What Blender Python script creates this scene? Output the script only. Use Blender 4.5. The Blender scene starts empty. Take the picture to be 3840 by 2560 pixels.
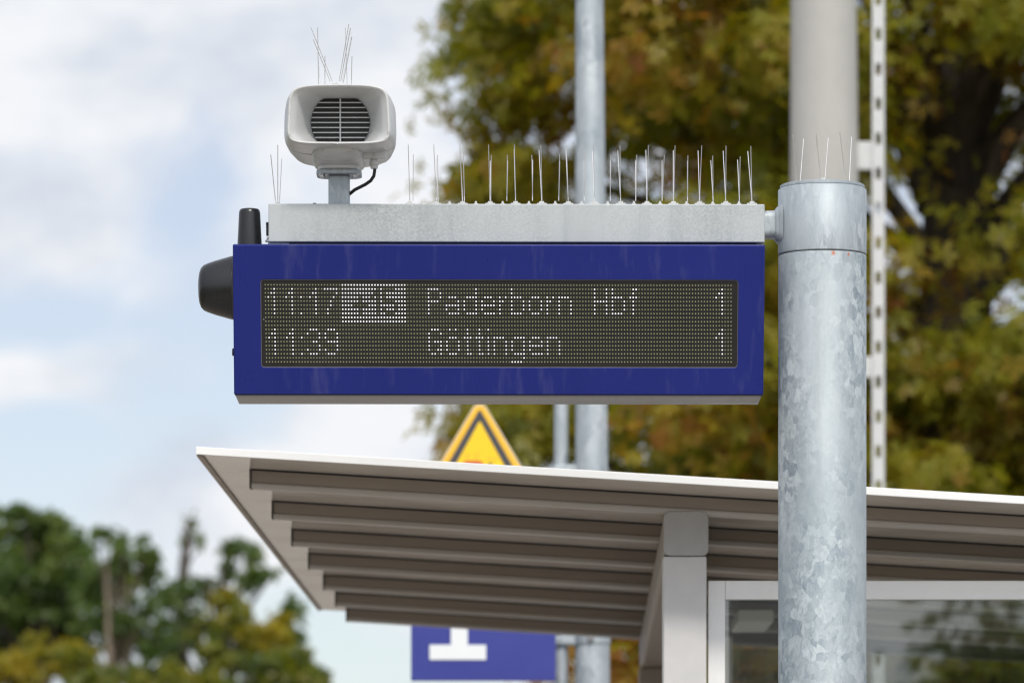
import bpy, bmesh, math, random
import numpy as np
from mathutils import Vector, Matrix

S = bpy.context.scene
R = math.radians
# ------------------------------------------------------------------ camera
F, HX, HY, EYE = 19450.0, 1920.0, 3538.0, 1.6      # focal length (in photo px), horizon of the level camera, eye height
cd = bpy.data.cameras.new('camera'); cam = bpy.data.objects.new('camera', cd); S.collection.objects.link(cam)
cam.location = (0, 0, EYE); cam.rotation_euler = (R(90), 0, 0)
cd.sensor_width = 36; cd.sensor_fit = 'HORIZONTAL'; cd.lens = 36 * F / 3840
cd.shift_y = (HY - 1280) / 3840                      # level camera, rising front: verticals stay vertical
cd.clip_start = .1; cd.clip_end = 4000
cd.dof.use_dof = True; cd.dof.focus_distance = 12.86; cd.dof.aperture_fstop = 5.4
cd.dof.aperture_blades = 9
S.camera = cam
# ------------------------------------------------------------------ sky, sun, exposure
SUN_EL, SUN_AZ = R(45), R(10)                        # behind the camera, a little to the right
sunv = Vector((math.sin(SUN_AZ) * math.cos(SUN_EL), -math.cos(SUN_AZ) * math.cos(SUN_EL), math.sin(SUN_EL)))
sl = bpy.data.lights.new('sun', 'SUN'); sl.energy = 2.3; sl.angle = R(7); sl.color = (1, .93, .82)
so = bpy.data.objects.new('sun', sl); S.collection.objects.link(so)
so.rotation_euler = sunv.to_track_quat('Z', 'Y').to_euler(); so.location = sunv * 40
w = bpy.data.worlds.new('World'); S.world = w; w.use_nodes = True
nt = w.node_tree; nt.nodes.clear()
def N(t, **k):
    n = nt.nodes.new(t)
    for a, b in k.items(): setattr(n, a, b)
    return n
L = lambda a, b: nt.links.new(a, b)
out = N('ShaderNodeOutputWorld'); bg = N('ShaderNodeBackground'); bg.inputs['Strength'].default_value = .1
sky = N('ShaderNodeTexSky', sky_type='NISHITA'); sky.sun_disc = False
sky.sun_elevation = SUN_EL; sky.sun_rotation = math.pi - SUN_AZ; sky.altitude = 200; sky.air_density = 1.0; sky.dust_density = .6; sky.ozone_density = 2.0
tc = N('ShaderNodeTexCoord'); mp = N('ShaderNodeMapping'); mp.inputs['Scale'].default_value = (1, 1, 1.5); mp.inputs['Location'].default_value = (.37, .1, .22)
L(tc.outputs['Generated'], mp.inputs['Vector'])
n1 = N('ShaderNodeTexNoise'); n1.inputs['Scale'].default_value = 20; n1.inputs['Detail'].default_value = 6; n1.inputs['Roughness'].default_value = .5; n1.inputs['Distortion'].default_value = .25
L(mp.outputs[0], n1.inputs['Vector'])
def M(op, a, b=None, c=None, clamp=False):
    n = N('ShaderNodeMath', operation=op); n.use_clamp = clamp
    for i, v in enumerate((a, b, c)):
        if v is None: continue
        if isinstance(v, (int, float)): n.inputs[i].default_value = v
        else: L(v, n.inputs[i])
    return n.outputs[0]
def blob(px, py, rx, ry, amt):                       # a heap of cloud (or a clear patch) in one direction of the sky
    d = Vector(((px - HX) / F, 1, (HY - py) / F)).normalized()
    v = N('ShaderNodeVectorMath', operation='SUBTRACT'); L(tc.outputs['Generated'], v.inputs[0]); v.inputs[1].default_value = d
    m = N('ShaderNodeVectorMath', operation='MULTIPLY'); L(v.outputs[0], m.inputs[0]); m.inputs[1].default_value = (F / rx, 1, F / ry)
    l = N('ShaderNodeVectorMath', operation='LENGTH'); L(m.outputs[0], l.inputs[0])
    q = M('MULTIPLY', l.outputs['Value'], l.outputs['Value'])
    return M('MULTIPLY', M('EXPONENT', M('MULTIPLY', q, -1.0)), amt)
acc = n1.outputs['Fac']
for b in [(150, 820, 370, 150, .30), (60, 1430, 330, 100, .26), (1400, 1590, 330, 110, .28), (670, 850, 190, 150, -.13), (250, 1180, 480, 95, -.14), (900, 1250, 250, 120, -.10), (1350, 900, 200, 120, -.1),
          (2380, 2480, 120, 110, .25), (1350, 2480, 330, 160, -.10), (800, 1850, 500, 110, .12), (250, 130, 620, 170, -.02), (600, 430, 480, 170, .10), (1500, 120, 420, 120, -.06), (1550, 300, 200, 400, .06)]:
    acc = M('ADD', acc, blob(*b))
mr = N('ShaderNodeMapRange', interpolation_type='SMOOTHSTEP'); L(acc, mr.inputs['Value'])
mr.inputs['From Min'].default_value = .345; mr.inputs['From Max'].default_value = .60
n2 = N('ShaderNodeTexNoise'); n2.inputs['Scale'].default_value = 24; n2.inputs['Detail'].default_value = 4; L(mp.outputs[0], n2.inputs['Vector'])
cr = N('ShaderNodeMix', data_type='RGBA'); cf = N('ShaderNodeMapRange', interpolation_type='SMOOTHSTEP'); cf.inputs['From Min'].default_value = .30; cf.inputs['From Max'].default_value = .62; L(n2.outputs['Fac'], cf.inputs['Value']); L(cf.outputs[0], cr.inputs['Factor'])
cr.inputs['A'].default_value = (6.35, 6.95, 7.95, 1); cr.inputs['B'].default_value = (9.2, 9.35, 9.65, 1)
hs = N('ShaderNodeHueSaturation'); hs.inputs['Saturation'].default_value = .56; hs.inputs['Hue'].default_value = .515; hs.inputs['Value'].default_value = 1.12; L(sky.outputs[0], hs.inputs['Color'])
# lit clouds grow brighter towards the sun (forward scattering)
dt_ = N('ShaderNodeVectorMath', operation='DOT_PRODUCT'); L(tc.outputs['Generated'], dt_.inputs[0]); dt_.inputs[1].default_value = sunv
gain = M('MULTIPLY_ADD', M('POWER', M('MAXIMUM', dt_.outputs['Value'], 0.0), 2.5), 1.3, 1.0)
cg = N('ShaderNodeVectorMath', operation='SCALE'); L(cr.outputs['Result'], cg.inputs[0]); L(gain, cg.inputs['Scale'])
mx = N('ShaderNodeMix', data_type='RGBA'); L(mr.outputs[0], mx.inputs['Factor'])
tn = N('ShaderNodeMix', data_type='RGBA', blend_type='MULTIPLY'); tn.inputs['Factor'].default_value = 1; tn.inputs['B'].default_value = (.985, 1.0, 1.03, 1); L(hs.outputs[0], tn.inputs['A']); L(tn.outputs['Result'], mx.inputs['A']); L(cg.outputs[0], mx.inputs['B'])
L(mx.outputs['Result'], bg.inputs['Color']); L(bg.outputs[0], out.inputs['Surface'])
S.view_settings.view_transform = 'Standard'; S.view_settings.look = 'None'; S.view_settings.exposure = 0; S.view_settings.gamma = 1
S.view_settings.use_curve_mapping = False
S.render.engine = 'CYCLES'; S.cycles.max_bounces = 8; S.cycles.transparent_max_bounces = 12; S.cycles.use_denoising = True
S.cycles.filter_width = 1.3

# ------------------------------------------------------------------ helpers
def at(px, py, Y): return Vector(((px - HX) / F * Y, Y, EYE + (HY - py) / F * Y))
def m_(px, Y): return px / F * Y                     # a length measured in the photograph, at depth Y

class MB:
    def __init__(s): s.v = []; s.f = []; s.sm = []
    def add(s, vs, fs, smooth=False):
        o = len(s.v); s.v += [tuple(v) for v in vs]; s.f += [tuple(i + o for i in f) for f in fs]; s.sm += [smooth] * len(fs); return s
    def box(s, x0, x1, y0, y1, z0, z1):
        v = [(x, y, z) for x in (x0, x1) for y in (y0, y1) for z in (z0, z1)]
        return s.add(v, [(0, 1, 3, 2), (4, 6, 7, 5), (0, 4, 5, 1), (2, 3, 7, 6), (0, 2, 6, 4), (1, 5, 7, 3)])
    def loft(s, rings, cap0=True, cap1=True, smooth=True, closed=True):
        n = len(rings[0]); v = [p for r in rings for p in r]; f = []
        for i in range(len(rings) - 1):
            for j in range(n if closed else n - 1):
                k = (j + 1) % n; f.append((i * n + j, i * n + k, (i + 1) * n + k, (i + 1) * n + j))
        s.add(v, f, smooth)
        if cap0: s.add(rings[0], [tuple(range(n))[::-1]])
        if cap1: s.add(rings[-1], [tuple(range(n))])
        return s
    def tube(s, pts, rad, n=12, cap=True, smooth=True):
        pts = [Vector(p) for p in pts]; rad = [rad] * len(pts) if isinstance(rad, (int, float)) else rad
        rings = []; u = None
        for i, p in enumerate(pts):
            d = (pts[min(i + 1, len(pts) - 1)] - pts[max(i - 1, 0)]).normalized()
            if u is None: u = d.orthogonal().normalized()
            u = (u - d * u.dot(d)).normalized(); w_ = d.cross(u)
            rings.append([p + (u * math.cos(2 * math.pi * j / n) + w_ * math.sin(2 * math.pi * j / n)) * rad[i] for j in range(n)])
        return s.loft(rings, cap, cap, smooth)
    def lathe(s, c, axis, prof, n=32, cap=(True, True), smooth=True):  # prof: (along axis, radius)
        c = Vector(c); a = Vector(axis).normalized(); u = a.orthogonal().normalized(); w_ = a.cross(u)
        return s.loft([[c + a * t + (u * math.cos(2 * math.pi * j / n) + w_ * math.sin(2 * math.pi * j / n)) * r for j in range(n)] for t, r in prof], cap[0], cap[1], smooth)
    def prism(s, poly, fn, a, b):                    # poly of (p, q); fn(t, p, q) -> point
        n = len(poly); v = [fn(a, *p) for p in poly] + [fn(b, *p) for p in poly]
        f = [(i, (i + 1) % n, n + (i + 1) % n, n + i) for i in range(n)] + [tuple(range(n))[::-1], tuple(range(n, 2 * n))]
        return s.add(v, f)
    def xform(s, fn): s.v = [tuple(fn(Vector(p))) for p in s.v]; return s

ROOT = {}
def wloc(o):
    while o.parent: o = o.parent
    return o.location
def link(o): S.collection.objects.link(o); return o
def fin(me, mb, origin, mat, bevel=0, auto=40):
    me.from_pydata([tuple(Vector(p) - origin) for p in mb.v], [], mb.f)
    me.polygons.foreach_set('use_smooth', mb.sm)
    bm = bmesh.new(); bm.from_mesh(me); bmesh.ops.recalc_face_normals(bm, faces=bm.faces); bm.to_mesh(me); bm.free()
    if any(mb.sm): me.set_sharp_from_angle(angle=R(auto))
    if mat: me.materials.append(mat)
def part(name, mb, mat, parent, bevel=0, label=None, kind=None, auto=40, seg=2):
    me = bpy.data.meshes.new(name); fin(me, mb, wloc(parent), mat, auto=auto)
    o = link(bpy.data.objects.new(name, me)); o.parent = parent
    if bevel:
        b = o.modifiers.new('bevel', 'BEVEL'); b.width = bevel; b.segments = seg; b.limit_method = 'ANGLE'; b.angle_limit = R(35); b.harden_normals = False
    if label: o['label'] = label
    if kind: o['kind'] = kind
    return o
def clone(o, name, parent, offset=(0, 0, 0)):        # another piece with the same mesh
    c = o.copy(); link(c); c.name = name; c.parent = parent; c.location = Vector(o.location) + Vector(offset); return c
def thing(name, loc, label, cat, group=None):
    o = link(bpy.data.objects.new(name, None)); o.location = loc; o.empty_display_size = .1
    o['label'] = label; o['category'] = cat
    if group: o['group'] = group
    return o
def struct(name, mb, mat):
    me = bpy.data.meshes.new(name); fin(me, mb, Vector((0, 0, 0)), mat); o = link(bpy.data.objects.new(name, me)); o['kind'] = 'structure'; return o

# ------------------------------------------------------------------ materials
class NT:
    def __init__(s, name):
        s.m = bpy.data.materials.new(name); s.m.use_nodes = True; s.t = s.m.node_tree; s.p = s.t.nodes['Principled BSDF']
        s.co = None
    def n(s, ty, **k):
        n = s.t.nodes.new(ty)
        for a, b in k.items(): setattr(n, a, b)
        return n
    def l(s, a, b): s.t.links.new(a, b)
    def obj(s, scale=(1, 1, 1)):
        if not s.co: s.co = s.n('ShaderNodeTexCoord')
        m = s.n('ShaderNodeMapping'); m.inputs['Scale'].default_value = scale; s.l(s.co.outputs['Object'], m.inputs['Vector']); return m.outputs[0]
    def noise(s, scale, detail=4, rough=.5, stretch=(1, 1, 1), dist=0):
        n = s.n('ShaderNodeTexNoise'); n.inputs['Scale'].default_value = scale; n.inputs['Detail'].default_value = detail
        n.inputs['Roughness'].default_value = rough; n.inputs['Distortion'].default_value = dist; s.l(s.obj(stretch), n.inputs['Vector']); return n.outputs['Fac']
    def ramp(s, fac, stops):
        r = s.n('ShaderNodeValToRGB'); e = r.color_ramp.elements
        while len(e) < len(stops): e.new(.5)
        for i, (p, c) in enumerate(stops): e[i].position = p; e[i].color = (*c, 1) if len(c) == 3 else c
        s.l(fac, r.inputs['Fac']); return r.outputs['Color']
    def val(s, fac, a, b, lo=0, hi=1):
        r = s.n('ShaderNodeMapRange'); s.l(fac, r.inputs['Value']); r.inputs['From Min'].default_value = lo; r.inputs['From Max'].default_value = hi
        r.inputs['To Min'].default_value = a; r.inputs['To Max'].default_value = b; return r.outputs[0]
    def mix(s, f, a, b, mode='MIX'):
        x = s.n('ShaderNodeMix', data_type='RGBA', blend_type=mode)
        for k, v in (('Factor', f), ('A', a), ('B', b)):
            if isinstance(v, (int, float)): x.inputs[k].default_value = v
            elif isinstance(v, tuple): x.inputs[k].default_value = (*v, 1)
            else: s.l(v, x.inputs[k])
        return x.outputs['Result']
    def set(s, **k):
        for a, v in k.items():
            a = a.replace('_', ' ')
            if isinstance(v, (int, float)): s.p.inputs[a].default_value = v
            elif isinstance(v, tuple): s.p.inputs[a].default_value = (*v, 1) if len(v) == 3 else v
            else: s.l(v, s.p.inputs[a])
        return s
    def bump(s, h, strength=.2, dist=.002):
        b = s.n('ShaderNodeBump'); b.inputs['Strength'].default_value = strength; b.inputs['Distance'].default_value = dist
        s.l(h, b.inputs['Height']); s.l(b.outputs[0], s.p.inputs['Normal']); return s
def plain(name, col, rough=.5, metal=0, var=.12, scale=8, spec=.5, vr=.08, stretch=(1, 1, 1)):
    t = NT(name); f = t.noise(scale, 5, .55, stretch)
    t.set(Base_Color=t.ramp(f, [(.3, tuple(c * (1 - var) for c in col)), (.7, tuple(min(1, c * (1 + var)) for c in col))]), Roughness=t.val(f, rough - vr, rough + vr, .3, .7), Metallic=metal)
    t.p.inputs['Specular IOR Level'].default_value = spec
    return t.m

def galv(name, cell, stretch=(1, 1, 1), lo=(.30, .335, .35), hi=(.66, .70, .71), metal=.55, rough=.42, warp=.5, streak=True, contrast=1):
    t = NT(name)
    v = t.obj(stretch); wn = t.n('ShaderNodeTexNoise'); wn.inputs['Scale'].default_value = .9 / cell; wn.inputs['Detail'].default_value = 2; t.l(v, wn.inputs['Vector'])
    sub = t.n('ShaderNodeVectorMath', operation='MULTIPLY_ADD'); t.l(wn.outputs['Color'], sub.inputs[0]); sub.inputs[1].default_value = (cell * warp * 2,) * 3; t.l(v, sub.inputs[2])
    vo = t.n('ShaderNodeTexVoronoi'); vo.inputs['Scale'].default_value = 1 / cell; vo.inputs['Randomness'].default_value = 1; t.l(sub.outputs[0], vo.inputs['Vector'])
    vo2 = t.n('ShaderNodeTexVoronoi'); vo2.inputs['Scale'].default_value = 2.7 / cell; t.l(sub.outputs[0], vo2.inputs['Vector'])
    s1 = t.n('ShaderNodeSeparateColor'); t.l(vo.outputs['Color'], s1.inputs[0]); s2 = t.n('ShaderNodeSeparateColor'); t.l(vo2.outputs['Color'], s2.inputs[0])
    m = t.n('ShaderNodeMath', operation='MULTIPLY_ADD'); t.l(s2.outputs[0], m.inputs[0]); m.inputs[1].default_value = .35
    m0 = t.n('ShaderNodeMath', operation='MULTIPLY'); t.l(s1.outputs[0], m0.inputs[0]); m0.inputs[1].default_value = .65; t.l(m0.outputs[0], m.inputs[2])
    msk = t.val(t.noise(5.5, 3, .55, (1, 1, .5)), .18, 1.0, .40, .62)     # crystals stand out in some places and are worn dull in others
    fl_ = t.n('ShaderNodeMath', operation='SUBTRACT'); t.l(m.outputs[0], fl_.inputs[0]); fl_.inputs[1].default_value = .5
    fm_ = t.n('ShaderNodeMath', operation='MULTIPLY_ADD'); t.l(fl_.outputs[0], fm_.inputs[0]); t.l(msk, fm_.inputs[1]); fm_.inputs[2].default_value = .5
    f = fm_.outputs[0]
    mid = tuple((a + b) / 2 for a, b in zip(lo, hi))
    lo2 = tuple(c + (a - c) * contrast for a, c in zip(lo, mid)); hi2 = tuple(c + (a - c) * contrast for a, c in zip(hi, mid))
    col = t.ramp(f, [(.15, lo2), (.5, mid), (.8, hi2)])
    big = t.noise(3.2, 5, .6, (1, 1, .35))
    col = t.mix(t.val(big, 0, .55, .42, .75), col, (.58, .615, .63))
    if streak:
        st = t.noise(22, 4, .6, (1, 1, .06)); col = t.mix(t.val(st, 0, .45, .54, .76), col, (.27, .30, .32))
    dirt = t.noise(160, 3, .6); col = t.mix(t.val(dirt, 0, .35, .62, .8), col, (.25, .26, .26))
    t.set(Base_Color=col, Metallic=metal, Roughness=t.val(f, rough - .1, rough + .16))
    t.bump(t.noise(40, 4, .5), .12, .002)
    return t
def rusty(t, spots):                                   # rust bleeding from the joint of the pole, at fixed spots
    col = t.p.inputs['Base Color'].links[0].from_socket
    for (x, y, z, r, zs) in spots:
        v = t.n('ShaderNodeVectorMath', operation='SUBTRACT'); t.l(t.obj(), v.inputs[0]); v.inputs[1].default_value = (x, y, z)
        k = t.n('ShaderNodeVectorMath', operation='MULTIPLY'); t.l(v.outputs[0], k.inputs[0]); k.inputs[1].default_value = (1 / r, 1 / r, zs / r)
        ln = t.n('ShaderNodeVectorMath', operation='LENGTH'); t.l(k.outputs[0], ln.inputs[0])
        nz = t.noise(90, 3); a = t.n('ShaderNodeMath', operation='ADD'); t.l(ln.outputs['Value'], a.inputs[0]); t.l(nz, a.inputs[1])
        col = t.mix(t.val(a.outputs[0], .9, 0, .7, 1.5), col, (.42, .11, .03))
    t.l(col, t.p.inputs['Base Color']); return t

def foliage_mat(name, stops, trans=.5):
    t = NT(name); a = t.n('ShaderNodeAttribute', attribute_name='tint'); col = t.ramp(a.outputs['Fac'], stops)
    t.set(Base_Color=col, Roughness=.42); t.p.inputs['Specular IOR Level'].default_value = .45
    tr = t.n('ShaderNodeBsdfTranslucent'); hv = t.n('ShaderNodeHueSaturation'); hv.inputs['Value'].default_value = 1.6; hv.inputs['Saturation'].default_value = 1.15; t.l(col, hv.inputs['Color']); t.l(hv.outputs[0], tr.inputs['Color'])
    mx = t.n('ShaderNodeMixShader'); mx.inputs[0].default_value = trans; t.l(t.p.outputs[0], mx.inputs[1]); t.l(tr.outputs[0], mx.inputs[2])
    t.l(mx.outputs[0], t.t.nodes['Material Output'].inputs['Surface']); return t.m

MAT = {}
zj = EYE + (HY - 958) / F * 12.945 
MAT['pole'] = rusty(galv('spangled_zinc', .018, (1, 1, .66), lo=(.165,.21,.245), hi=(.42,.475,.50), metal=.34, rough=.60, contrast=1.15), [(.021, -.108, zj - .0075, .0075, .8), (.060, -.092, zj - .009, .005, .8)]).m
MAT['sleeve'] = galv('brushed_zinc', .012, (1, 1, .3), lo=(.26, .305, .34), hi=(.44, .495, .53), rough=.54, metal=.36, contrast=1.3).m
MAT['beam'] = galv('fine_zinc', .0032, lo=(.29, .32, .33), hi=(.48, .505, .505), metal=.25, rough=.55, streak=True, contrast=.9).m
MAT['far_zinc'] = galv('weathered_zinc', .05, (1, 1, .5), lo=(.24, .29, .33), hi=(.52, .575, .61), rough=.5, metal=.35, contrast=1.2).m
MAT['wire'] = plain('stainless_wire', (.74, .73, .72), .38, .85, .05, 30)
MAT['bolt'] = plain('steel_bolt', (.42, .41, .40), .35, 1)
MAT['alu'] = plain('white_aluminium', (.89, .90, .91), .38, .1, .05, 6)
MAT['rail_alu'] = plain('anodised_aluminium', (.34, .335, .345), .32, .55, .12, 10, stretch=(.2, 1, 1))
MAT['roof'] = plain('roof_panel_coating', (.70, .66, .62), .18, 0, .05, 3, vr=.05)
MAT['rib'] = plain('rib_coating', (.28, .24, .205), .45, 0, .10, 9, stretch=(.15, 1, 1))
MAT['lip'] = plain('rib_lip_aluminium', (.44, .42, .40), .4, .2, .12, 9, stretch=(.15, 1, 1))
MAT['fascia'] = plain('fascia_coating', (.86, .87, .87), .35, 0, .03, 8, stretch=(.1, 1, 1))
MAT['column'] = plain('grey_powder_coating', (.62, .62, .625), .5, .15, .05, 12)
MAT['cap'] = plain('grey_plastic_cap', (.40, .40, .405), .42, 0, .08, 14)
MAT['darkmetal'] = plain('dark_brown_metal', (.10, .09, .085), .5, 0, .1)
MAT['black'] = plain('black_plastic', (.013, .014, .016), .27, 0, .15, 12)
MAT['rubber'] = plain('black_rubber', (.014, .014, .015), .55, 0, .15, 20)
MAT['shadowgap'] = plain('black_gap_rail_and_shade', (.012, .012, .02), .6, 0)
MAT['white_abs'] = None
t = NT('speaker_shell_plastic'); f = t.noise(5, 6, .6, (1, 1, 2.2)); g = t.noise(60, 5, .65, (.25, 1, 1))
col = t.ramp(f, [(.3, (.51, .52, .52)), (.7, (.59, .60, .595))]); col = t.mix(t.val(g, 0, .6, .54, .74), col, (.24, .22, .19))
t.set(Base_Color=col, Roughness=.38); MAT['white_abs'] = t.m
MAT['horn'] = plain('speaker_horn_plastic', (.57, .58, .58), .36, 0, .04, 7)
MAT['slat'] = plain('grille_bar_plastic', (.56, .57, .565), .4, 0, .04, 20)
t = NT('speaker_mesh_cloth'); wv = t.n('ShaderNodeTexWave'); wv.inputs['Scale'].default_value = 130; wv.inputs['Distortion'].default_value = 1.5; t.l(t.obj((1, 1, .25)), wv.inputs['Vector'])
t.set(Base_Color=t.ramp(wv.outputs['Fac'], [(.2, (.006, .0055, .0055)), (.8, (.032, .030, .029))]), Roughness=.6); MAT['mesh'] = t.m
MAT['gland'] = plain('grey_nylon', (.48, .48, .46), .45)
MAT['clear'] = plain('clear_polycarbonate', (.74, .75, .74), .25, 0, .08, 40)
MAT['clear'].node_tree.nodes['Principled BSDF'].inputs['Transmission Weight'].default_value = .35
# blue cabinet paint with rain streaks of dust below the upper edge
t = NT('ultramarine_paint'); s1 = t.noise(26, 4, .6, (1, 1, .045)); s2 = t.noise(3.0, 4, .5, (1, 1, .3)); gr = t.noise(240, 2, .5)
col = t.ramp(s2, [(.3, (.0075, .0155, .152)), (.7, (.0105, .0195, .174))]); col = t.mix(t.val(s1, 0, .22, .55, .78), col, (.15, .16, .27)); col = t.mix(t.val(gr, 0, .10, .66, .8), col, (.2, .2, .3))
t.set(Base_Color=col, Roughness=t.val(s1, .26, .40, .3, .7)); t.p.inputs['Specular IOR Level'].default_value = .3; MAT['blue'] = t.m
t = NT('smoked_screen_cover'); f = t.noise(6, 4, .6); sp = t.noise(420, 1, .5)
col = t.ramp(f, [(.3, (.0085, .0080, .0078)), (.7, (.014, .0132, .013))]); col = t.mix(t.val(sp, 0, .5, .74, .8), col, (.16, .15, .14)); t.set(Base_Color=col, Roughness=.32); MAT['screen'] = t.m
MAT['led_off'] = plain('unlit_diode', (.34, .35, .19), .35, 0, .18, 900)
t = NT('lit_diode'); t.set(Base_Color=(.8, .8, .78)); t.p.inputs['Emission Color'].default_value = (1, .985, .95, 1); t.p.inputs['Emission Strength'].default_value = .9; MAT['led_on'] = t.m
MAT['edge_steel'] = plain('bright_window_edge', (.13, .13, .145), .35, .3, .1, 30)
MAT['signblue'] = plain('sign_blue_film', (.036, .047, .275), .4, 0, .04, 4)
MAT['signwhite'] = plain('sign_white_film', (.80, .83, .84), .45, 0, .03, 5)
MAT['signback'] = plain('grey_sign_back', (.42, .43, .44), .45, .4)
MAT['yellow'] = plain('warning_yellow_film', (.93, .60, .010), .4, 0, .03, 4)
MAT['orange'] = plain('warning_orange_rim', (.90, .50, .028), .4, 0, .03, 4)
MAT['signblack'] = plain('warning_black_film', (.052, .052, .060), .45, 0, .08, 6)
MAT['red'] = plain('warning_red_film', (.52, .075, .03), .4)
MAT['palerim'] = plain('pale_plate_edge', (.72, .69, .60), .4)
t = NT('spun_concrete'); f = t.noise(2.2, 6, .6, (1, 1, .35)); g = t.noise(60, 4, .6)
col = t.ramp(f, [(.3, (.38, .372, .352)), (.7, (.48, .47, .45))]); col = t.mix(t.val(g, 0, .3, .5, .8), col, (.25, .24, .22)); t.set(Base_Color=col, Roughness=.8); t.bump(g, .2, .003); MAT['concrete'] = t.m
MAT['rail_white'] = plain('white_enamel', (.58, .59, .59), .4, 0, .04, 20)
t = NT('bark'); f = t.noise(9, 6, .65, (1, 1, .25)); t.set(Base_Color=t.ramp(f, [(.3, (.035, .027, .02)), (.7, (.10, .08, .06))]), Roughness=.9); t.bump(f, .7, .02); MAT['bark'] = t.m
t = NT('pale_bark'); f = t.noise(5, 6, .65, (1, 1, .4)); t.set(Base_Color=t.ramp(f, [(.3, (.13, .10, .07)), (.7, (.27, .22, .165))]), Roughness=.85); t.bump(f, .5, .02); MAT['palebark'] = t.m
MAT['chestnut'] = foliage_mat('autumn_chestnut_leaf', [(0, (.13, .155, .018)), (.3, (.235, .24, .024)), (.55, (.315, .265, .032)), (.78, (.35, .215, .042)), (1, (.38, .15, .050))])
MAT['green'] = foliage_mat('green_leaf', [(0, (.062, .10, .030)), (.5, (.115, .172, .044)), (1, (.19, .22, .052))])
MAT['gold'] = foliage_mat('yellowing_leaf', [(0, (.07, .11, .022)), (.5, (.19, .195, .026)), (1, (.33, .26, .024))])
# glass: clear with a real mirror reflection
t = NT('clear_glass'); tr = t.n('ShaderNodeBsdfTransparent'); tr.inputs['Color'].default_value = (.78, .80, .78, 1); gl = t.n('ShaderNodeBsdfGlossy'); gl.inputs['Roughness'].default_value = .015; gl.inputs['Color'].default_value = (.95, .97, .96, 1)
fr = t.n('ShaderNodeFresnel'); fr.inputs['IOR'].default_value = 1.85; mxs = t.n('ShaderNodeMixShader'); t.l(fr.outputs[0], mxs.inputs[0]); t.l(tr.outputs[0], mxs.inputs[1]); t.l(gl.outputs[0], mxs.inputs[2])
t.l(mxs.outputs[0], t.t.nodes['Material Output'].inputs['Surface']); MAT['glass'] = t.m
# platform paving and open ground
t = NT('platform_paving'); br = t.n('ShaderNodeTexBrick'); br.inputs['Scale'].default_value = 3.3; br.inputs['Mortar Size'].default_value = .012; t.l(t.obj(), br.inputs['Vector'])
br.inputs['Color1'].default_value = (.34, .30, .255, 1); br.inputs['Color2'].default_value = (.40, .35, .30, 1); br.inputs['Mortar'].default_value = (.16, .14, .12, 1)
t.set(Base_Color=t.mix(t.val(t.noise(3, 5, .6), 0, .4, .4, .8), br.outputs['Color'], (.24, .215, .185)), Roughness=.85); MAT['paving'] = t.m
t = NT('dry_grass_ground'); t.set(Base_Color=t.ramp(t.noise(.6, 7, .65), [(.3, (.10, .095, .05)), (.7, (.20, .18, .12))]), Roughness=.95); MAT['ground'] = t.m

# ------------------------------------------------------------------ ground and platform
def grid(x0, x1, y0, y1, z): return MB().add([(x0, y0, z), (x1, y0, z), (x1, y1, z), (x0, y1, z)], [(0, 1, 2, 3)])
struct('ground', grid(-900, 900, -900, 1500, -.40), MAT['ground'])
pl = struct('platform', MB().box(-4.2, 4.2, -60, 120, -.39, 0), MAT['paving'])

tp_ = MB()  # unseen cream ground strips, added to mirror as pale patches in the roof underside
for y0, y1 in ((-8, -7.4), (50.2, 52.6), (57.0, 58.4)): tp_.box(-4.1, 4.1, y0, y1, .004, .012)
t = NT('added_cream_strips'); t.set(Base_Color=t.ramp(t.noise(4, 5, .6), [(.3, (.62, .57, .47)), (.7, (.74, .69, .58))]), Roughness=.7); MAT['cream_strip'] = t.m
struct('added_strips', tp_, MAT['cream_strip'])

# ------------------------------------------------------------------ steel mast with the box beam
YAW = R(.5)
cY, sY = math.cos(YAW), math.sin(YAW)
BM = Vector((.0112, 12.93, EYE + 1.7893))              # centre of the box beam
def bt(p): return Vector((BM.x + p.x * cY - p.y * sY, BM.y + p.x * sY + p.y * cY, BM.z + p.z))   # beam frame -> world
BW, BH, BD = 1.2324 / 2, .0947 / 2, .05
PX, PY = (3083.5 - HX) / F * 12.945, 12.945
PR = 165 / F * 12.945
mast = thing('steel_mast', (PX, PY, 0), 'thick galvanised steel mast with a capped top and a side arm carrying the blue display', 'mast')
ztop, zj = EYE + (HY - 709) / F * (PY - .0), EYE + (HY - 958) / F * PY
def ring(prof, mat, name, n=96): return part(name, MB().lathe((PX, PY, 0), (0, 0, 1), prof, n, auto_cap), mat, mast, auto=50)
auto_cap = (True, True)
ring([(0, PR), (zj - .003, PR), (zj - .001, PR - .002)], MAT['pole'], 'shaft')
ring([(zj - .001, PR - .004), (zj + .001, PR - .004)], MAT['shadowgap'], 'joint_gasket')
ring([(zj + .001, PR - .002), (zj + .003, PR + .0004), (ztop - .004, PR + .0004), (ztop - .001, PR - .003)], MAT['sleeve'], 'sleeve')
ring([(ztop - .001, PR - .006), (ztop + .001, PR - .006), (ztop + .0015, PR - .0045), (ztop + .0075, PR - .0045), (ztop + .009, PR - .007)], MAT['sleeve'], 'cap_plate')
# flange foot
b = MB().box(PX - .2, PX + .2, PY - .2, PY + .2, 0, .02); part('base_plate', b, MAT['pole'], mast, .004)
b = MB().box(-BW, BW, -BD, BD, -BH, BH).xform(bt); beam = part('box_beam', b, MAT['beam'], mast, .0022, seg=2)
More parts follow.
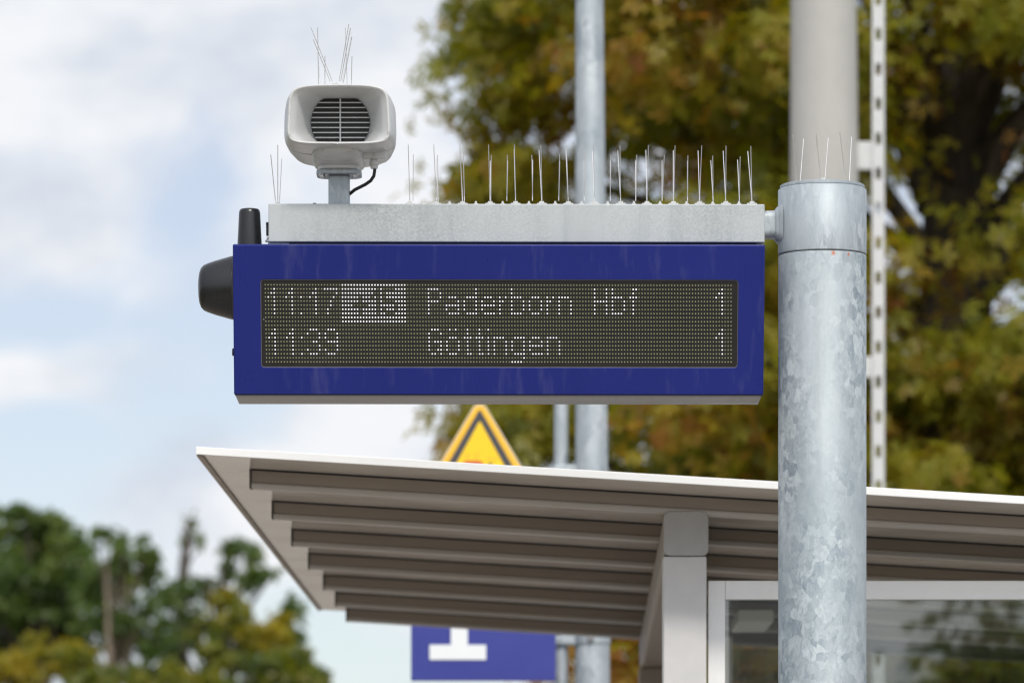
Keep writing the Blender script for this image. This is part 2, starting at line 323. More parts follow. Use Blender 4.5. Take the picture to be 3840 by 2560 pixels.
# stub between beam and pole with a flared weld
zs = BM.z + .004
stub = MB(); a0 = bt(Vector((BW - .002, .012, 0))); L_ = PX - PR - a0.x
rs = .0335
sec = []
def rr(c, hy, hz, r, n=8):
    o = []
    for (sx, sz, a) in ((1, 1, 0), (-1, 1, 90), (-1, -1, 180), (1, -1, 270)):
        for k in range(n + 1):
            th = R(a + 90 * k / n); o.append(Vector((c.x, c.y + sx * (hy - r) + r * math.cos(th), c.z + sz * (hz - r) + r * math.sin(th))))
    return o
for tt, g in ((0, 0), (.55, 0), (.75, .001), (.88, .004), (.97, .010), (1.25, .020)):
    sec.append(rr(Vector((a0.x + L_ * tt, a0.y, zs)), rs + g, rs + g, .018 + g * .5))
stub.loft(sec, True, False); part('stub_arm', stub, MAT['sleeve'], mast, auto=60)
wb = MB(); wb.loft([rr(Vector((PX - PR - .0085, a0.y, zs)), rs + .004, rs + .004, .022), rr(Vector((PX - PR - .003, a0.y, zs)), rs + .009, rs + .010, .026), rr(Vector((PX - PR + .012, a0.y, zs)), rs + .013, rs + .014, .03)])
part('weld_seam', wb, MAT['sleeve'], mast, auto=70)
def bolt_up(px, y, r, h, mat): 
    p = bt(Vector(((px - HX) / F * 12.93 - BM.x, y, BH))); return MB().lathe(p, (0, 0, 1), [(-.002, r * 1.25), (.0018, r * 1.25), (.002, r), (h, r), (h + .001, r * .8)], 12)
part('beam_bolt', bolt_up(1180, .0, .0048, .0075, MAT['bolt']), MAT['black'], mast)
# end plate with a black cable plug at the left end
p0 = bt(Vector((-BW, -.02, -.010)))
part('cable_plug', MB().lathe(p0 + Vector((-.0035, 0, -.015)), (0, 0, 1), [(-.004, .0028), (0, .0034), (.012, .0036), (.014, .0030), (.017, .0040), (.021, .0032), (.024, .0040), (.030, .0036)], 14), MAT['rubber'], mast)
part('cable_clip', MB().lathe(p0 + Vector((-.0015, 0, -.034)), (0, 0, 1), [(0, .0075), (.004, .0075), (.006, .004), (.012, .004)], 14), MAT['bolt'], mast)

# ------------------------------------------------------------------ departure display
SW, SH, TILT = 1.3161 / 2, .3705, .2016
SC = Vector((-.0326, 12.86, EYE + 1.5458)); ct, st_ = math.cos(TILT), math.sin(TILT)
def ft(u, v, d=0.0):                                    # front face: u right, v up, d out of the face toward the viewer
    y, z = -v * st_ - d * ct, v * ct - d * st_
    return Vector((SC.x + u * cY - y * sY, SC.y + u * sY + y * cY, SC.z + z))
fn = Vector((sY * 0, -ct, -st_)); fu = Vector((cY, sY, 0)); fvv = ft(0, 1) - ft(0, 0)
nrm = fu.cross(fvv)
def to_uv(px, py):                                      # where a sight line meets the display face
    d = Vector(((px - HX) / F, 1, (HY - py) / F)); o = Vector((0, 0, EYE)); t_ = (SC - o).dot(nrm) / d.dot(nrm); q = o + d * t_ - SC
    return q.dot(fu), q.dot(fvv)
disp = thing('departure_display', (SC.x, SC.y + .05, SC.z - SH / 2), 'blue departure display board with white dot matrix lines of trains, hanging under the box beam', 'display board')
def rrect(u0, u1, v0, v1, r, n=6):
    o = []
    for (cu, cv, a) in ((u1 - r, v1 - r, 0), (u0 + r, v1 - r, 90), (u0 + r, v0 + r, 180), (u1 - r, v0 + r, 270)):
        for k in range(n + 1):
            th = R(a + 90 * k / n); o.append((cu + r * math.cos(th), cv + r * math.sin(th)))
    return o
hh = SH / 2
# window in the front panel
(wl, wt), (wr, wb_) = to_uv(976.5, 1048), to_uv(2766, 1379)
win = rrect(wl, wr, wb_, wt, .008)
outer = rrect(-SW, SW, -hh, hh, .003)
fp = MB(); n = len(win)
fp.loft([[ft(u, v, -.018) for u, v in rrect(-SW, SW, -hh, hh, .003)], [ft(u, v, -.003) for u, v in outer], [ft(u, v, 0) for u, v in rrect(-SW + .003, SW - .003, -hh + .003, hh - .003, .003)],
         [ft(u, v, 0) for u, v in rrect(wl - .0015, wr + .0015, wb_ - .0015, wt + .0015, .0095)], [ft(u, v, -.0015) for u, v in win], [ft(u, v, -.006) for u, v in win]], False, False, smooth=True)
front = part('front_panel', fp, MAT['blue'], disp, auto=30)
# bright cut edge round the window
i1 = rrect(wl + .0016, wr - .0016, wb_ + .0016, wt - .0016, .0068)
ed = MB().loft([[ft(u, v, -.0022) for u, v in win], [ft(u, v, -.0024) for u, v in i1], [ft(u, v, -.0065) for u, v in i1]], False, False, smooth=False)
part('window_edge', ed, MAT['edge_steel'], disp)
scr = MB().loft([[ft(u, v, -.0055) for u, v in rrect(wl + .001, wr - .001, wb_ + .001, wt - .001, .007)], [ft(u, v, -.016) for u, v in rrect(wl + .001, wr - .001, wb_ + .001, wt - .001, .007)]], True, True, smooth=False)
screen = part('screen', scr, MAT['screen'], disp)
# cabinet behind the door: level floor and lid, upright back
Yb = SC.y + .205
cab = MB()
e = .0015
def cabpt(u, v, back):
    p = ft(u, v, -.0185)
    if back: p = Vector((p.x, Yb + u * sY, p.z))
    return p
q = [cabpt(s_ * (SW - e), v_ * (hh - e), bk) for bk in (0, 1) for v_ in (-1, 1) for s_ in (-1, 1)]
cab.add(q, [(0, 1, 3, 2), (4, 6, 7, 5), (0, 2, 6, 4), (1, 5, 7, 3), (2, 3, 7, 6), (0, 4, 5, 1)])
house = part('housing', cab, MAT['blue'], disp, .002)
# aluminium bottom tray under the cabinet (seen from below)
zb = ft(0, -hh, 0).z
fy = ft(0, -hh, 0).y
tr_ = MB()
tp = [(fy + .004, zb - .0012), (fy + .0075, zb - .0052), (fy + .152, zb - .0075), (fy + .158, zb - .003), (fy + .158, zb + .006), (fy + .02, zb + .004)]
tr_.prism(tp, lambda t_, p, q_: Vector((SC.x + t_ * cY, p + t_ * sY, q_)), -SW + .004, SW - .006)
part('bottom_tray', tr_, MAT['rail_alu'], disp, .0015)
lip = MB().prism([(fy + .0025, zb + .001), (fy + .0025, zb - .0012), (fy + .012, zb - .0012), (fy + .012, zb + .001)], lambda t_, p, q_: Vector((SC.x + t_ * cY, p + t_ * sY, q_)), -SW + .002, SW - .002)
part('drip_edge', lip, MAT['shadowgap'], disp)
# hanger rail between cabinet and beam
zc = ft(0, hh, 0).z
hr = MB().box(-BW + .028, BW - .018, -.03, .05, zc - BM.z - .002, -BH).xform(bt); part('hanger_rail', hr, MAT['shadowgap'], disp)
hb = MB().box(-BW - .002, -BW + .05, -.035, -.028, zc - BM.z + .001, -BH).xform(bt); part('hanger_bracket', hb, MAT['sleeve'], disp)
# ---- diodes
COLS, ROWS = 158, 20
c00, c10, c01, c11 = to_uv(994, 1068.4), to_uv(2741.6, 1071.2), to_uv(999.4, 1357.2), to_uv(2742, 1357.6)
def led(c, r):
    a, b_ = c / (COLS - 1), r / (ROWS - 1)
    return tuple((c00[i] * (1 - a) + c10[i] * a) * (1 - b_) + (c01[i] * (1 - a) + c11[i] * a) * b_ for i in (0, 1))
GL = {  # glyphs as read off the board: row (0 = top of capitals) -> columns
 '1': {0: [2], 1: [1, 2], 2: [0, 2], 3: [2], 4: [2], 5: [2], 6: [2]},
 ':': {2: [0], 6: [0]},
 '7': {0: [0, 1, 2, 3, 4], 1: [4], 2: [3], 3: [2], 4: [2], 5: [1], 6: [1]},
 '3': {0: [1, 2, 3], 1: [0, 4], 2: [4], 3: [2, 3], 4: [4], 5: [0, 4], 6: [1, 2, 3]},
 '9': {0: [1, 2, 3], 1: [0, 4], 2: [0, 4], 3: [1, 2, 3, 4], 4: [4], 5: [0, 4], 6: [1, 2, 3]},
 'P': {0: [0, 1, 2, 3], 1: [0, 4], 2: [0, 4], 3: [0, 1, 2, 3], 4: [0], 5: [0], 6: [0]},
 'a': {2: [1, 2, 3], 3: [4], 4: [0, 1, 2, 3, 4], 5: [0, 4], 6: [1, 2, 3, 4]},
 'd': {0: [4], 1: [4], 2: [1, 2, 3, 4], 3: [0, 4], 4: [0, 4], 5: [0, 4], 6: [1, 2, 3, 4]},
 'e': {2: [1, 2, 3], 3: [0, 4], 4: [0, 1, 2, 3, 4], 5: [0], 6: [1, 2, 3, 4]},
 'r': {2: [0, 2], 3: [0, 1], 4: [0], 5: [0], 6: [0]},
 'b': {0: [0], 1: [0], 2: [0, 1, 2, 3], 3: [0, 4], 4: [0, 4], 5: [0, 4], 6: [0, 1, 2, 3]},
 'o': {2: [1, 2, 3], 3: [0, 4], 4: [0, 4], 5: [0, 4], 6: [1, 2, 3]},
 'n': {2: [0, 1, 2, 3], 3: [0, 4], 4: [0, 4], 5: [0, 4], 6: [0, 4]},
 'H': {0: [0, 4], 1: [0, 4], 2: [0, 4], 3: [0, 1, 2, 3, 4], 4: [0, 4], 5: [0, 4], 6: [0, 4]},
 'f': {0: [1, 2], 1: [1], 2: [0, 1, 2], 3: [1], 4: [1], 5: [1], 6: [1]},
 'G': {0: [1, 2, 3], 1: [0, 4], 2: [0], 3: [0, 2, 3, 4], 4: [0, 4], 5: [0, 3, 4], 6: [1, 2, 4]},
 'ö': {0: [1, 3], 2: [1, 2, 3], 3: [0, 4], 4: [0, 4], 5: [0, 4], 6: [1, 2, 3]},
 't': {0: [1], 1: [1], 2: [0, 1, 2], 3: [1], 4: [1], 5: [1], 6: [1, 2]},
 'i': {0: [0], 2: [0], 3: [0], 4: [0], 5: [0], 6: [0]},
 'g': {2: [1, 2, 3, 4], 3: [0, 4], 4: [0, 4], 5: [0, 4], 6: [1, 2, 3, 4], 7: [4], 8: [0, 1, 2, 3]},
 '+': {2: [2], 3: [2], 4: [0, 1, 2, 3, 4], 5: [2], 6: [2]},
 '5': {0: [0, 1, 2, 3], 1: [0], 2: [0], 3: [0, 1, 2, 3], 4: [4], 5: [0, 4], 6: [1, 2, 3]}}
lit = set()
def put(row, items):
    for ch, c0 in items:
        for r, cs in GL[ch].items():
            for c in cs: yield (c0 + c, row + r)
lit |= set(put(1, [('1', 1), ('1', 7), (':', 12), ('1', 15), ('7', 20), ('P', 55), ('a', 61), ('d', 67), ('e', 73), ('r', 79), ('b', 83), ('o', 89), ('r', 95), ('n', 99), ('H', 111), ('b', 117), ('f', 123), ('1', 152)]))
lit |= set(put(11, [('1', 1), ('1', 7), (':', 12), ('3', 14), ('9', 20), ('G', 55), ('ö', 61), ('t', 67), ('t', 71), ('i', 75), ('n', 77), ('g', 83), ('e', 89), ('n', 95), ('1', 152)]))
lit |= {(c, r) for c in range(26, 48) for r in range(10)} - set(put(1, [('+', 30), ('1', 36), ('5', 40)]))
def diode_mesh(cells, r, name, mat):
    mb = MB()
    for c, rw in sorted(cells):
        u, v = led(c, rw)
        rg = [ft(u + r * math.cos(k * math.pi / 4), v + r * math.sin(k * math.pi / 4), -.0050) for k in range(8)]
        rg2 = [ft(u + r * .6 * math.cos(k * math.pi / 4), v + r * .6 * math.sin(k * math.pi / 4), -.0040) for k in range(8)]
        mb.loft([rg, rg2], False, True, True)
    return part(name, mb, mat, disp, kind='stuff')
allc = {(c, r) for c in range(COLS) for r in range(ROWS)}
diode_mesh(allc - lit, .0017, 'unlit_diodes', MAT['led_off'])
diode_mesh(lit, .00178, 'lit_diodes', MAT['led_on'])
# ---- aerials
lx = SC.x - SW
c = Vector((lx, 12.945, EYE + (HY - 1079) / F * 12.945))
dome = part('side_aerial', MB().lathe(c, (-1, 0, .0), [(0, .078), (.004, .0795), (.008, .079), (.050, .0672), (.068, .0610), (.078, .0565), (.0850, .0495), (.0895, .038), (.0918, .022), (.0925, 0.001)], 64, (True, True)), MAT['black'], disp, auto=60)
part('aerial_gasket', MB().lathe(c, (-1, 0, 0), [(-.001, .0815), (.0035, .0825), (.0045, .0795)], 48), MAT['darkmetal'], dome)
c = Vector(((936 - HX) / F * 12.93, 12.93, zc - .002))
part('top_aerial', MB().lathe(c, (0, 0, 1), [(0, .0312), (.012, .0308), (.095, .0266), (.101, .0255), (.105, .0225), (.1065, .015), (.107, .001)], 48), MAT['black'], disp, auto=60)
c = Vector((lx, 12.90, EYE + (HY - 1320) / F * 12.90))
part('side_lock', MB().lathe(c, (-1, 0, 0), [(-.002, .009), (.003, .0095), (.005, .009), (.0055, .004)], 20), MAT['rubber'], disp)
# small maker mark moulded at the left rim of the screen
u, v = to_uv(988.5, 1197.5); mk = MB()
for k in (-1, 0, 1): mk.add([ft(u + k * .0011 + a, v + b_, -.0052) for a, b_ in ((-.0004, -.0010), (.0004, -.0010), (.0004, .0010), (-.0004, .0010))], [(0, 1, 2, 3)])
part('rim_mark', mk, MAT['signback'], disp)

# ------------------------------------------------------------------ loudspeaker
SX = (1272 - HX) / F * 12.93
YM = 12.74
sp = thing('loudspeaker', (SX, BM.y, BM.z + BH), 'white weatherproof horn loudspeaker with a slatted round grille, on a short post above the beam', 'loudspeaker')
mxc = (1270 - HX) / F * YM
zt0, zb0 = 3.708, 3.564
def sup(cx, y, a, zt, zbm, n_, k=72, bulge=0):
    cz, b_ = (zt + zbm) / 2, (zt - zbm) / 2; o = []
    for j in range(k):
        th = 2 * math.pi * j / k; cs, sn = math.cos(th), math.sin(th)
        x = a * math.copysign(abs(cs) ** (2 / n_), cs); z = b_ * math.copysign(abs(sn) ** (2 / n_), sn)
        x *= 1 - bulge * (z / b_)
        z += (.0048 if z > 0 else .0022) * (1 - (x / a) ** 2) * (z / b_)
        o.append(Vector((cx + x, y, cz + z)))
    return o
sh = MB()
zt0 -= .003; zb0 += .002
secs = [(.132, .0735, 3.637 + .062, 3.637 - .062, 2.0)]
sh.loft([sup(mxc, YM + .004, .1175, zt0 - .0055, zb0 + .0055, 6.5, bulge=.03), sup(mxc, YM + .0008, .1195, zt0 - .0035, zb0 + .0035, 6.5, bulge=.03), sup(mxc, YM, .1215, zt0 - .0015, zb0 + .0015, 6.5, bulge=.03), sup(mxc, YM + .001, .1238, zt0, zb0, 6.5, bulge=.03),
         sup(mxc, YM + .006, .1258, zt0 + .0005, zb0 - .0015, 6, bulge=.03), sup(mxc, YM + .05, .1335, zt0 + .001, zb0 - .005, 5, bulge=.02), sup(mxc, YM + .118, .1385, zt0, zb0 - .008, 4.5, bulge=.015),
         sup(mxc, YM + .119, .1355, zt0 - .003, zb0 - .0045, 4.5, bulge=.015), sup(mxc, YM + .129, .1355, zt0 - .003, zb0 - .0045, 4.5, bulge=.015), sup(mxc, YM + .130, .1385, zt0, zb0 - .009, 4.5, bulge=.015),
         sup(mxc, YM + .22, .1365, zt0 - .004, zb0 - .011, 4.2), sup(mxc, YM + .32, .1275, zt0 - .010, zb0 - .009, 4), sup(mxc, YM + .385, .114, zt0 - .018, zb0 - .002, 3.6), sup(mxc, YM + .41, .094, zt0 - .030, zb0 + .010, 3.2)], False, True)
shell = part('shell', sh, MAT['white_abs'], sp, auto=50)
# horn: from the soft rectangle of the mouth to the round throat
rT, zcT = .073, (zt0 + zb0) / 2
def throat(k=72):
    o = []
    for j in range(k):
        th = 2 * math.pi * j / k; x, z = rT * math.cos(th), rT * math.sin(th)
        o.append(Vector((mxc + x, YM + .130, zcT + max(-.0605, min(.0605, z)))))
    return o
m0, m1 = sup(mxc, YM + .004, .1175, zt0 - .0055, zb0 + .0055, 6.5, bulge=.03), throat()
rings = []
for i in range(13):
    s_ = i / 12; k_ = s_ ** .62
    rings.append([Vector((a.x * (1 - k_) + b_.x * k_, a.y * (1 - s_) + b_.y * s_, a.z * (1 - s_ ** 1.3) + b_.z * s_ ** 1.3)) for a, b_ in zip(m0, m1)])
part('horn', MB().loft(rings, False, False), MAT['horn'], sp, auto=80)
part('grille_cloth', MB().add([Vector((p.x, YM + .1295, p.z)) for p in m1], [tuple(range(72))]), MAT['mesh'], sp)
for k in range(-4, 5):
    z = k * .0124; hw = math.sqrt(max(0, rT ** 2 - z * z)) - .0003
    part('grille_bar', MB().box(mxc - hw, mxc + hw, YM + .121, YM + .1285, zcT + z - .0013, zcT + z + .0013), MAT['slat'], sp, .0004)
part('centre_bar', MB().box(mxc - .0019, mxc + .0019, YM + .1195, YM + .1285, zcT - .060, zcT + .060), MAT['slat'], sp, .0004)
# rounded foot under the body, flange plate, bolts and post
def foot(a, b_, z, yo): return [Vector((SX + a * math.copysign(abs(math.cos(t_)) ** .62, math.cos(t_)), BM.y - .005 + yo + b_ * math.copysign(abs(math.sin(t_)) ** .62, math.sin(t_)), z)) for t_ in [2 * math.pi * j / 48 for j in range(48)]]
zf = EYE + (HY - 636) / F * 12.89
part('foot', MB().loft([foot(.0665, .148, zb0 + .0005, 0), foot(.0672, .150, zb0 - .004, 0), foot(.0672, .147, zb0 - .011, 0), foot(.0660, .138, zb0 - .018, 0), foot(.0625, .122, zb0 - .0255, 0), foot(.057, .100, zf + .0105, 0), foot(.0525, .078, zf + .0085, 0), foot(.0520, .070, zf + .008, 0), foot(.0520, .070, zf, 0)]), MAT['white_abs'], sp, auto=55)
fl = part('flange', MB().prism(rrect(-.056, .056, -.055, .055, .03), lambda t_, p, q_: Vector((SX + p, BM.y + q_, t_)), zf - .0105, zf), MAT['sleeve'], sp, .001)
for sx in (-1, 1):
    bx = SX + sx * .040
    bo = part('bolt', MB().lathe((bx, BM.y - .036, zf - .0105), (0, 0, -1), [(0, .0115), (.0016, .0115), (.0017, .0068), (.0072, .0068), (.0078, .0058)], 6, smooth=False), MAT['bolt'], fl)
part('post', MB().box(SX - .0262, SX + .0262, BM.y - .0262, BM.y + .0262, BM.z + BH, zf - .0105), MAT['sleeve'], sp, .005, seg=3)
gx = (1403 - HX) / F * 12.86; gy = 12.86; gz = EYE + (HY - 632) / F * gy
gd = part('cable_gland', MB().lathe((gx, gy, gz), (0, 0, 1), [(-.001, .0075), (.001, .0092), (.008, .0100), (.0085, .0122), (.018, .0122), (.0185, .0085), (.022, .0085), (.0225, .0135), (.030, .0135), (.045, .012)], 12, smooth=False), MAT['gland'], sp)
part('gland_block', MB().box(gx - .030, gx + .030, gy - .012, gy + .05, gz + .022, gz + .05), MAT['white_abs'], sp, .003)
cp = [at(1405, 620, 12.86), at(1405, 640, 12.862), at(1402, 660, 12.868), at(1390, 678, 12.876), at(1370, 692, 12.886), at(1348, 703, 12.896), at(1330, 712, 12.908), at(1318, 722, 12.918), at(1300, 736, 12.93)]
part('cable', MB().tube(cp, .0042, 12), MAT['rubber'], sp)

# ------------------------------------------------------------------ bird spikes
def wire(pts, r=.00105): return MB().tube(pts, r, 6)
def strip(name, loc, label): return thing(name, loc, label, 'bird spikes', 'bird spike strips')
def clip(root, p, w_, h, d=.012): part('clip', MB().prism([(-w_, 0), (w_, 0), (w_ * .96, h * .45), (w_ * .5, h * .5), (w_ * .42, h), (-w_ * .42, h), (-w_ * .5, h * .5), (-w_ * .96, h * .45)], lambda t_, a, b_: Vector((p.x + a, p.y + t_, p.z + b_)), -d, d), MAT['clear'], root, .0006)
zB = BM.z + BH
r6 = lambda x, y: (1500 + x / 1.68, 520 + y / 1.68)
def spike(root, x0, y0, x1, y1, Y, lean, rr_=.00105):   # from the clip (x1, y1) to the tip (x0, y0); lean = how far the tip stands nearer or farther
    part('spike', wire([at(x1, y1, Y), at((x0 + x1) / 2, (y0 + y1) / 2, Y + lean / 2), at(x0, y0, Y + lean)], rr_), MAT['wire'], root)
mainstrip = strip('spike_strip', at(2200, 764, 12.93), 'long row of thin steel bird spikes along the top of the box beam')
xl, xr = at(1528, 0, 12.93).x, at(2846, 0, 12.93).x
part('strip_base', MB().box(xl, xr, 12.91, 12.95, zB, zB + .0022).xform(lambda p: p + Vector((0, (p.x - BM.x) * sY, 0))), MAT['clear'], mainstrip)
yb = 398
big = [63, 230, 395, 568, 728, 893, 1060, 1225, 1390, 1555, 1722, 1887, 2052, 2217]
for x in big: clip(mainstrip, Vector((at(r6(x, 0)[0], 0, 12.92).x, 12.92, zB + .0022)), .0128, .0085)
for x in [147, 312, 478, 647, 812, 978, 1143, 1308, 1473, 1638, 1805, 1970, 2135]: clip(mainstrip, Vector((at(r6(x, 0)[0], 0, 12.93).x, 12.93, zB + .0022)), .0058, .0105, .008)
tall_front = [(378, 70, 395), (876, 72, 893), (1045, 70, 1060), (1212, 76, 1225), (1372, 74, 1390), (1549, 72, 1555), (1722, 75, 1722), (1878, 76, 1887), (2036, 78, 2052), (2191, 80, 2217), (719, 68, 728), (213, 60, 230), (52, 60, 63)]
tall_rear = [(52, 38, 61), (213, 38, 228), (377, 38, 392), (558, 38, 566), (720, 38, 729), (887, 40, 895), (1049, 41, 1060), (1219, 40, 1226), (1386, 42, 1390), (1565, 42, 1557), (1733, 44, 1724), (1901, 44, 1887), (2054, 46, 2052), (2210, 47, 2217)]
short_front = [(228, 130, 240), (400, 140, 406), (569, 140, 571), (678, 140, 673), (836, 134, 834), (1006, 142, 1000), (1160, 138, 1161), (1325, 140, 1325), (1485, 139, 1485), (1651, 138, 1651), (1812, 140, 1811), (1958, 137, 1973), (2127, 133, 2138)]
short_rear = [(84, 100, 82), (236, 103, 243), (400, 101, 405), (575, 103, 572), (676, 102, 673), (830, 104, 836), (1005, 99, 1000), (1163, 101, 1161), (1328, 101, 1325), (1492, 102, 1486), (1665, 104, 1652), (1814, 105, 1811), (1970, 108, 1973), (2143, 111, 2138)]
for lst, Y, ln in ((tall_front, 12.918, .046), (tall_rear, 12.922, -.03), (short_front, 12.924, .036), (short_rear, 12.930, -.022)):
    for x0, y0, x1 in lst: spike(mainstrip, *r6(x0, y0), *r6(x1, yb - 6), Y, ln, .00092 if ln > 0 else .00082)
r1 = lambda x, y: (1000 + x / 2.1195, 60 + y / 2.1195)
es = strip('spike_strip', at(1042, 764, 12.93), 'lone clip with three bird spikes at the left end of the box beam')
clip(es, Vector((at(1042, 0, 12.92).x, 12.92, zB)), .0128, .0095)
for x0, y0, x1, y1, ln in ((32, 1102, 70, 1472, -.02), (88, 1025, 88, 1472, -.02), (119, 1135, 102, 1470, .05)): spike(es, *r1(x0, y0), *r1(x1, y1), 12.92, ln)
ss = strip('spike_strip', at(1258, 318, 12.9), 'tuft of crossing bird spikes on top of the white loudspeaker')
zS = zt0 + .004
part('strip_base', MB().box(at(r1(400, 0)[0], 0, 12.8).x, at(r1(700, 0)[0], 0, 12.8).x, 12.76, 12.79, zS - .004, zS - .0005), MAT['clear'], ss)
clip(ss, Vector((at(r1(548, 0)[0], 0, 12.775).x, 12.775, zS)), .0155, .0085, .014)
for x0, y0, x1, y1, ln in ((352, 92, 522, 520, -.03), (371, 190, 504, 520, -.05), (393, 135, 426, 552, .05), (405, 93, 412, 552, -.03), (463, 316, 463, 552, -.02), (653, 67, 575, 518, -.03), (666, 98, 588, 518, -.05), (676, 135, 600, 522, .02), (677, 167, 608, 535, -.04), (625, 95, 640, 552, -.01), (678, 322, 673, 552, -.02)):
    spike(ss, *r1(x0, y0), *r1(x1, y1), 12.775, ln, .00092)
r7 = lambda x, y: (2800 + x / 2.528, 480 + y / 2.528)
ps = strip('spike_strip', (PX, PY - .03, ztop + .009), 'six bird spikes in pairs on the flat cap of the thick steel mast')
zP = ztop + .009
part('strip_base', MB().box(PX - .075, PX + .075, PY - .05, PY - .01, zP, zP + .0025), MAT['clear'], ps)
clip(ps, Vector((PX - .001, PY - .03, zP + .0025)), .0125, .010, .014)
for x0, y0, x1, y1, ln in ((437, 62, 477, 575, .06), (540, 103, 502, 575, -.05), (657, 55, 710, 540, .06), (773, 95, 738, 540, -.05), (883, 41, 948, 575, .06), (995, 85, 970, 575, -.05)):
    spike(ps, *r7(x0, y0), *r7(x1, y1), PY - .03, -ln, .0009)

# ------------------------------------------------------------------ waiting shelter behind
O = Vector((-.853, 14.0, EYE + (HY - 1702) / F * 14.0)); DX, SL = .013, -.0612
def sf(x, y, z): return Vector((O.x + x + y * DX, O.y + y - x * DX, O.z + z + x * SL))       # roof frame
RW, RD = 3.35, 6.48
shel = thing('waiting_shelter', (O.x + 1.4, O.y + 3, 0), 'long platform shelter with a ribbed flat grey roof, square posts and a glass end wall', 'shelter')
def rbox(x0, x1, y0, y1, z0, z1): return MB().box(x0, x1, y0, y1, z0, z1).xform(lambda p: sf(*p))
roof = part('roof_panel', rbox(.004, RW, .014, RD - .003, .0005, .016), MAT['roof'], shel)
part('fascia', rbox(0, RW + .01, 0, .012, -.0003, .0205), MAT['fascia'], shel, .0012)
part('fascia', rbox(0, RW + .01, RD, RD + .012, -.0003, .0205), MAT['fascia'], shel, .0012)
part('edge_trim', rbox(0, .003, .0125, RD - .0005, -.004, .0205), MAT['fascia'], shel)
part('edge_trim', rbox(.0035, .017, .0125, RD - .0005, -.005, 0), MAT['rib'], shel)
ysr = [14.35, 15.38, 16.42, 17.43, 18.45, 19.36, 20.26]
rp = [(0, 0), (0, -.0365), (.055, -.0365), (.055, 0)]
lpp = [(-.001, -.0369), (-.004, -.0395), (-.005, -.043), (-.005, -.0495), (-.003, -.0525), (.050, -.0525), (.055, -.0505), (.055, -.0369)]
rib0 = None
for i, Y in enumerate(ysr):
    if rib0 is None:
        rb = MB().prism(rp, lambda t_, p, q_: sf(t_, Y - 14.0 + p, q_), .128, RW - .05); rib0 = part('rib', rb, MAT['rib'], shel, .0012)
        lip0 = part('lip', MB().prism(lpp, lambda t_, p, q_: sf(t_, Y - 14.0 + p, q_), .128, RW - .05), MAT['lip'], rib0)
    else:
        dy = Y - ysr[0]; rc = clone(rib0, 'rib', shel, (dy * DX, dy, 0)); clone(lip0, 'lip', rc)
    # dark rubber end piece
# dark end pieces closing the left ends of the ribs
ep = MB().prism([(-.006, -.001), (-.006, -.0535), (.056, -.0535), (.056, -.001)], lambda t_, p, q_: sf(t_, ysr[0] - 14.0 + p, q_), .122, .1275); ep0 = part('rib_end', ep, MAT['darkmetal'], shel)
for Y in ysr[1:]: clone(ep0, 'rib_end', shel, ((Y - ysr[0]) * DX, Y - ysr[0], 0))
# black strips imitating the shade line along the upper edges of the ribs
gk = MB().prism([(-.0022, -.0002), (-.0022, -.0042), (-.0002, -.0042), (-.0002, -.0002)], lambda t_, p, q_: sf(t_, ysr[0] - 14.0 + p, q_), .128, RW - .05); gk0 = part('rib_shade_strip', gk, MAT['shadowgap'], shel)
for Y in ysr[1:]: clone(gk0, 'rib_shade_strip', shel, ((Y - ysr[0]) * DX, Y - ysr[0], 0))
# longitudinal beams on posts
def postline(px0, px1, Yf, Yr, ztop_, capped=True):
    x0, x1 = (px0 - HX) / F * Yf, (px1 - HX) / F * Yf; hgt = x1 - x0
    skew = lambda p: Vector((p.x + (p.y - Yf) * DX, p.y, p.z))
    bm_ = part('roof_beam', MB().prism(rrect(x0, x1, ztop_ - hgt, ztop_, .016), lambda t_, p, q_: skew(Vector((p, t_, q_))), Yf, Yr + .13), MAT['rib'], shel, auto=30)
    part('beam_cap', MB().loft([[Vector((p, Yf - t_, q_)) for p, q_ in rrect(x0 - .001 + g, x1 + .001 - g, ztop_ - hgt - .001 + g, ztop_ + .001 - g, .018)] for t_, g in ((-.002, 0), (.003, 0), (.0055, .0015), (.0065, .004))], False, True), MAT['cap'], bm_, auto=35)
    for yy in (Yf, Yr):
        dx = (yy - Yf) * DX
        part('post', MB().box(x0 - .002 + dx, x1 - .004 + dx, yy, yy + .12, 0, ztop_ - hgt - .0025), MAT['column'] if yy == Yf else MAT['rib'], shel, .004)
    return x0, x1
zbm = EYE + (HY - 1916) / F * 14.33
x0p, x1p = postline(2490, 2655, 14.33, 20.10, zbm)
part('beam_seal', MB().box(x0p, x1p, 14.335, 14.44, zbm - (x1p - x0p) - .0024, zbm - (x1p - x0p) - .0003), MAT['shadowgap'], shel)
xq = 2.25
ztR = sf(xq + .06 - O.x, .33, -.0525).z - .006
postline(HX + xq / 14.33 * F, HX + (xq + .122) / 14.33 * F, 14.33, 20.10, ztR)
# glass end wall between the two front posts
GY = 14.40
zr1, zr0 = EYE + (HY - 2176) / F * GY, EYE + (HY - 2246) / F * GY
xs0, xs1 = (2656 - HX) / F * GY, (2719 - HX) / F * GY
wall = part('glass_wall', MB().box(xs1 - .006, xq + .0, GY + .018, GY + .026, .12, zr0 + .006), MAT['glass'], shel)
part('stile', MB().box(xs0, xs1, GY, GY + .045, .06, zr1), MAT['alu'], wall, .0015)
part('top_rail', MB().box(xs1 + .0006, xq - .002, GY, GY + .045, zr0, zr1), MAT['alu'], wall, .0015)
part('bottom_rail', MB().box(xs1 + .0006, xq - .002, GY, GY + .045, .06, .16), MAT['alu'], wall, .0015)
